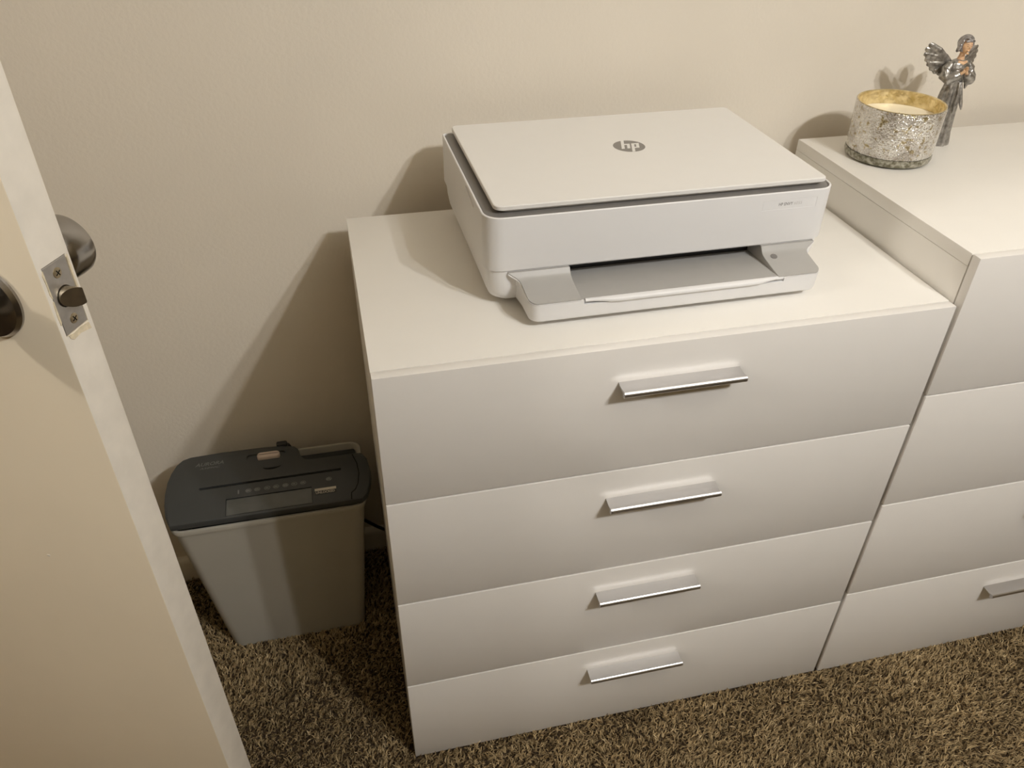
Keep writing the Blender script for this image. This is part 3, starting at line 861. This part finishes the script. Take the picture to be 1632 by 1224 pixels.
# leaf occupies local x from -DW to 0, y from 0 to DT
ZL = 0.919
bm = bmesh.new(); bm_box(bm, -DW, -0.0004, 0.0, DT, 0.012, 2.03, 0.0012, 2)
leaf = link('door_leaf', from_bm(bm, 'door_leaf'), M['door'], DR)
cut(leaf, [box('cutter', -0.0030, 0.01, 0.0042, 0.0298, ZL - 0.0290, ZL + 0.0290, None, DR),
           box('cutter', -0.0300, 0.01, 0.0085, 0.0255, ZL - 0.0105, ZL + 0.0105, None, DR)], 30)
# painted edge strip is its own colour on the leaf
leaf.data.materials.append(M['door_edge'])
for p in leaf.data.polygons:
    if p.normal.x > 0.6:
        p.material_index = 1
# chipped paint around the mortise
bm = bmesh.new()
def chip(pts, z=0.0003):
    bm_loft(bm, [[(-0.0006, y, zz) for y, zz in pts], [(z, y, zz) for y, zz in pts]])
chip([(0.0026, ZL + 0.024), (0.0043, ZL + 0.027), (0.0043, ZL + 0.004), (0.0030, ZL + 0.008), (0.0033, ZL + 0.016)])
chip([(0.0034, ZL + 0.002), (0.0042, ZL + 0.002), (0.0042, ZL - 0.016), (0.0028, ZL - 0.018), (0.0024, ZL - 0.010)])
chip([(0.0297, ZL + 0.026), (0.0314, ZL + 0.028), (0.0312, ZL + 0.004), (0.0318, ZL - 0.010), (0.0297, ZL - 0.014)])
chip([(0.0060, ZL - 0.0288), (0.0120, ZL - 0.0300), (0.0200, ZL - 0.0292), (0.0290, ZL - 0.0300), (0.0300, ZL - 0.036), (0.0180, ZL - 0.0335), (0.0100, ZL - 0.0345), (0.0070, ZL - 0.032)])
link('chipped_paint', from_bm(bm, 'chipped_paint'), M['chip'], DR)
bm = bmesh.new()
bm_loft(bm, [[(-0.1150 + 0.0018 * math.cos(a) * (1 + 0.3 * math.sin(3 * a)), y, 0.6220 + 0.0013 * math.sin(a)) for a in [k * math.pi / 5 for k in range(10)]] for y in (-0.0004, 0.0004)])
link('paint_fleck', from_bm(bm, 'paint_fleck'), M['trim'], DR)
# latch plate with two screws and a bevelled spring bolt
bm = bmesh.new(); bm_box(bm, -0.0024, -0.0003, 0.0046, 0.0294, ZL - 0.0284, ZL + 0.0284, 0.0004, 1)
plate = link('latch_plate', from_bm(bm, 'latch_plate'), M['plate_metal'], DR, smooth=30)
cut(plate, [lathe('cutter', [(0.0086, -0.02), (0.0086, 0.02)], None, DR, 28, loc=(0, 0.0170, ZL), rot=(0, math.pi / 2, 0))], 30)
for dz in (0.0195, -0.0195):
    sc = lathe('screw', [(0.0042, 0.0), (0.0040, 0.0005), (0.0025, 0.0009), (0.0004, 0.0010)], M['screw'], plate, 20, loc=(-0.0004, 0.0170, ZL + dz), rot=(0, math.pi / 2, 0))
    bm = bmesh.new()
    bm_box(bm, -0.0026, 0.0026, -0.0004, 0.0004, 0.0006, 0.00112)
    bm_box(bm, -0.0004, 0.0004, -0.0026, 0.0026, 0.0006, 0.00112)
    link('screw_slot', from_bm(bm, 'screw_slot'), M['dark'], sc, rot=(0, 0, 0.5))
# bolt: D-section cylinder cut by a slope facing the camera side
bm = bmesh.new()
ring0, ring1 = [], []
for k in range(32):
    a = 2 * math.pi * k / 32
    y, z = 0.0078 * math.cos(a), 0.0078 * math.sin(a)
    y2 = min(0.0048, y)
    ext = 0.0010 + (y2 + 0.0078) / 0.0126 * 0.0118
    ring0.append((-0.022, 0.0170 + y2, ZL + z))
    ring1.append((min(ext, 0.0124), 0.0170 + y2, ZL + z))
bm_loft(bm, [ring0, ring1])
link('latch_bolt', from_bm(bm, 'latch_bolt'), M['bolt_metal'], DR, smooth=25)
# knobs on both faces
KX = -0.0565
def knob(side):
    k = empty('knob')
    k.parent = DR
    y = 0.0 if side < 0 else DT
    k.location = (KX, y, ZL)
    k.rotation_euler = (math.pi / 2, 0, 0) if side < 0 else (-math.pi / 2, 0, 0)
    lathe('rose', [(0.0300, 0.0), (0.0325, 0.0008), (0.0325, 0.0030), (0.0300, 0.0060), (0.0200, 0.0078), (0.012, 0.0080)], M['nickel'], k, 56)
    lathe('shank', [(0.0115, 0.0060), (0.0105, 0.0130), (0.0115, 0.0220), (0.0150, 0.0270)], M['nickel'], k, 40)
    lathe('grip', [(0.0130, 0.0255), (0.0200, 0.0275), (0.0245, 0.0320), (0.0262, 0.0400), (0.0268, 0.0520), (0.0266, 0.0580), (0.0256, 0.0604), (0.0236, 0.0612), (0.0200, 0.0604), (0.0100, 0.0592), (0.0006, 0.0590)], M['nickel'], k, 64)
    return k
knob(-1); knob(1)
# hinges on the far side
for z in (0.22, 1.02, 1.82):
    bm = bmesh.new()
    bm_tube(bm, [(-DW - 0.004, DT + 0.004, z - 0.045), (-DW - 0.004, DT + 0.004, z + 0.045)], 0.006, 12)
    link('hinge', from_bm(bm, 'hinge'), M['nickel'], DR, smooth=40)

# ------------------------------------------------------------------ ceiling light with two bare bulbs
CLX, CLY = (BULBS[0][0] + BULBS[1][0]) / 2, (BULBS[0][1] + BULBS[1][1]) / 2
CL = empty('ceiling_light', (CLX, CLY, ZC))
tag(CL, 'two-bulb ceiling light hanging on a short rod above the carpet', 'lamp')
lathe('canopy', [(0.065, 0.0), (0.065, -0.012), (0.050, -0.028), (0.014, -0.034)], M['socket'], CL, 40)
tube('rod', [(0, 0, -0.03), (0, 0, BULBS[0][2] - ZC + 0.112)], 0.008, M['socket'], CL, n=12)
for i, b in enumerate(BULBS):
    dx, dy, dz = b[0] - CLX, b[1] - CLY, b[2] - ZC
    tube('arm', [(0, 0, dz + 0.115), (dx * 0.5, dy * 0.5, dz + 0.112), (dx, dy, dz + 0.105)], 0.006, M['socket'], CL, n=10)
    lathe('bulb_socket', [(0.012, dz + 0.105), (0.019, dz + 0.095), (0.019, dz + 0.055), (0.016, dz + 0.048)], M['socket'], CL, 24, loc=(dx, dy, 0))
    ld = bpy.data.lights.new('bulb', 'POINT')
    ld.energy = BULB_POWER
    ld.color = LIGHT_COLOR
    ld.shadow_soft_size = 0.03
    lo = bpy.data.objects.new('bulb', ld)
    COL.objects.link(lo)
    lo.parent = CL
    lo.location = (dx, dy, dz)

HL = empty('hall_light', (-2.25, -0.68, ZC))
tag(HL, 'small flush hallway ceiling light beyond the doorway', 'lamp')
lathe('canopy', [(0.08, 0.0), (0.08, -0.015), (0.06, -0.03), (0.02, -0.035)], M['socket'], HL, 40)
lathe('bulb_socket', [(0.012, -0.03), (0.019, -0.04), (0.019, -0.08), (0.016, -0.09)], M['socket'], HL, 24)
ld = bpy.data.lights.new('bulb', 'POINT')
ld.energy = HALL_POWER; ld.color = HALL_COLOR; ld.shadow_soft_size = 0.06
lo = bpy.data.objects.new('bulb', ld)
COL.objects.link(lo); lo.parent = HL; lo.location = (0, 0, -0.22)

# ------------------------------------------------------------------ carpet pile
def carpet():
    x0, x1, y0, y1 = -0.88, 1.75, -0.75, 0.450
    sp = 0.0043
    xs = np.arange(x0, x1, sp); ys = np.arange(y0, y1, sp)
    gx, gy = np.meshgrid(xs, ys)
    px = gx.ravel() + rng.uniform(-0.5, 0.5, gx.size) * sp
    py = gy.ravel() + rng.uniform(-0.5, 0.5, gx.size) * sp
    ok = ~((px > -0.003) & (px < 1.413) & (py > 0.000) & (py < 0.42))
    ok &= ~((px > -0.290) & (px < -0.057) & (py > 0.276) & (py < 0.404))
    px, py = px[ok], py[ok]
    # smooth lean field so that the pile lies in patches
    def field(seed, f):
        r = np.random.default_rng(seed)
        v = np.zeros_like(px)
        for _ in range(7):
            a, b, c_ = r.normal(0, f), r.normal(0, f), r.uniform(0, 6.28)
            v += np.sin(a * px + b * py + c_)
        return v / 2.6
    lx, ly = field(1, 22) * 0.35 + 0.25, field(2, 22) * 0.35 - 0.15
    shade = field(3, 16)
    n = len(px); B = 3
    bx = np.repeat(px, B) + rng.normal(0, 0.0008, n * B)
    by = np.repeat(py, B) + rng.normal(0, 0.0008, n * B)
    tl = rng.normal(0, 0.55, (n, 2))
    dirx = np.repeat(lx + tl[:, 0], B) + rng.normal(0, 0.40, n * B)
    diry = np.repeat(ly + tl[:, 1], B) + rng.normal(0, 0.40, n * B)
    ln = rng.uniform(0.0085, 0.0125, n * B)
    ang = rng.uniform(0, 2 * np.pi, n * B)
    w = rng.uniform(0.0008, 0.0013, n * B)
    ux, uy = np.cos(ang) * w, np.sin(ang) * w
    tw = ang + rng.uniform(0.4, 1.3, n * B)
    vx, vy = np.cos(tw) * w * 0.9, np.sin(tw) * w * 0.9
    nrm = np.sqrt(1 + dirx ** 2 + diry ** 2)
    mx, my, mz = bx + 0.35 * dirx * ln / nrm, by + 0.35 * diry * ln / nrm, FLOOR_Z + 0.58 * ln / nrm ** 0.3
    tx, ty, tz = bx + dirx * ln / nrm * 1.05, by + diry * ln / nrm * 1.05, FLOOR_Z + ln / nrm ** 0.6
    V = np.empty((n * B, 5, 3), np.float32)
    V[:, 0] = np.stack([bx - ux, by - uy, np.full(n * B, FLOOR_Z)], 1)
    V[:, 1] = np.stack([bx + ux, by + uy, np.full(n * B, FLOOR_Z)], 1)
    V[:, 2] = np.stack([mx + vx, my + vy, mz], 1)
    V[:, 3] = np.stack([mx - vx, my - vy, mz], 1)
    V[:, 4] = np.stack([tx, ty, tz], 1)
    nb = n * B
    base = np.arange(nb, dtype=np.int32)[:, None] * 5
    q = base + np.array([0, 1, 2, 3], np.int32)
    t = base + np.array([3, 2, 4], np.int32)
    me = bpy.data.meshes.new('carpet_pile')
    me.vertices.add(nb * 5)
    me.vertices.foreach_set('co', V.ravel())
    loops = np.concatenate([q, t], 1).ravel()
    me.loops.add(len(loops)); me.loops.foreach_set('vertex_index', loops)
    starts = (np.arange(nb)[:, None] * 7 + np.array([0, 4])).ravel().astype(np.int32)
    me.polygons.add(nb * 2); me.polygons.foreach_set('loop_start', starts)
    me.update(calc_edges=True)
    # yarn colours: a mix of tan, brown and dark brown strands
    pal = np.array([(0.51, 0.390, 0.228), (0.44, 0.330, 0.190), (0.32, 0.235, 0.13), (0.16, 0.110, 0.058), (0.62, 0.485, 0.305)])
    pk = rng.choice(5, n, p=[0.36, 0.30, 0.16, 0.11, 0.07])
    cc = np.repeat(pal[pk], B, 0) * np.array([0.90, 0.90, 0.86]) * rng.uniform(0.70, 1.25, (nb, 1)) * np.repeat(1 + 0.08 * shade, B)[:, None]
    cv = np.ones((nb, 5, 4), np.float32); cv[:, :, :3] = cc[:, None, :]
    at = me.attributes.new('fibre', 'FLOAT_COLOR', 'POINT')
    at.data.foreach_set('color', cv.ravel())
    o = link('carpet_pile', me, M['fibre'], FLOOR)
    tag(o, 'brown flecked cut-pile carpet', kind='stuff')
carpet()
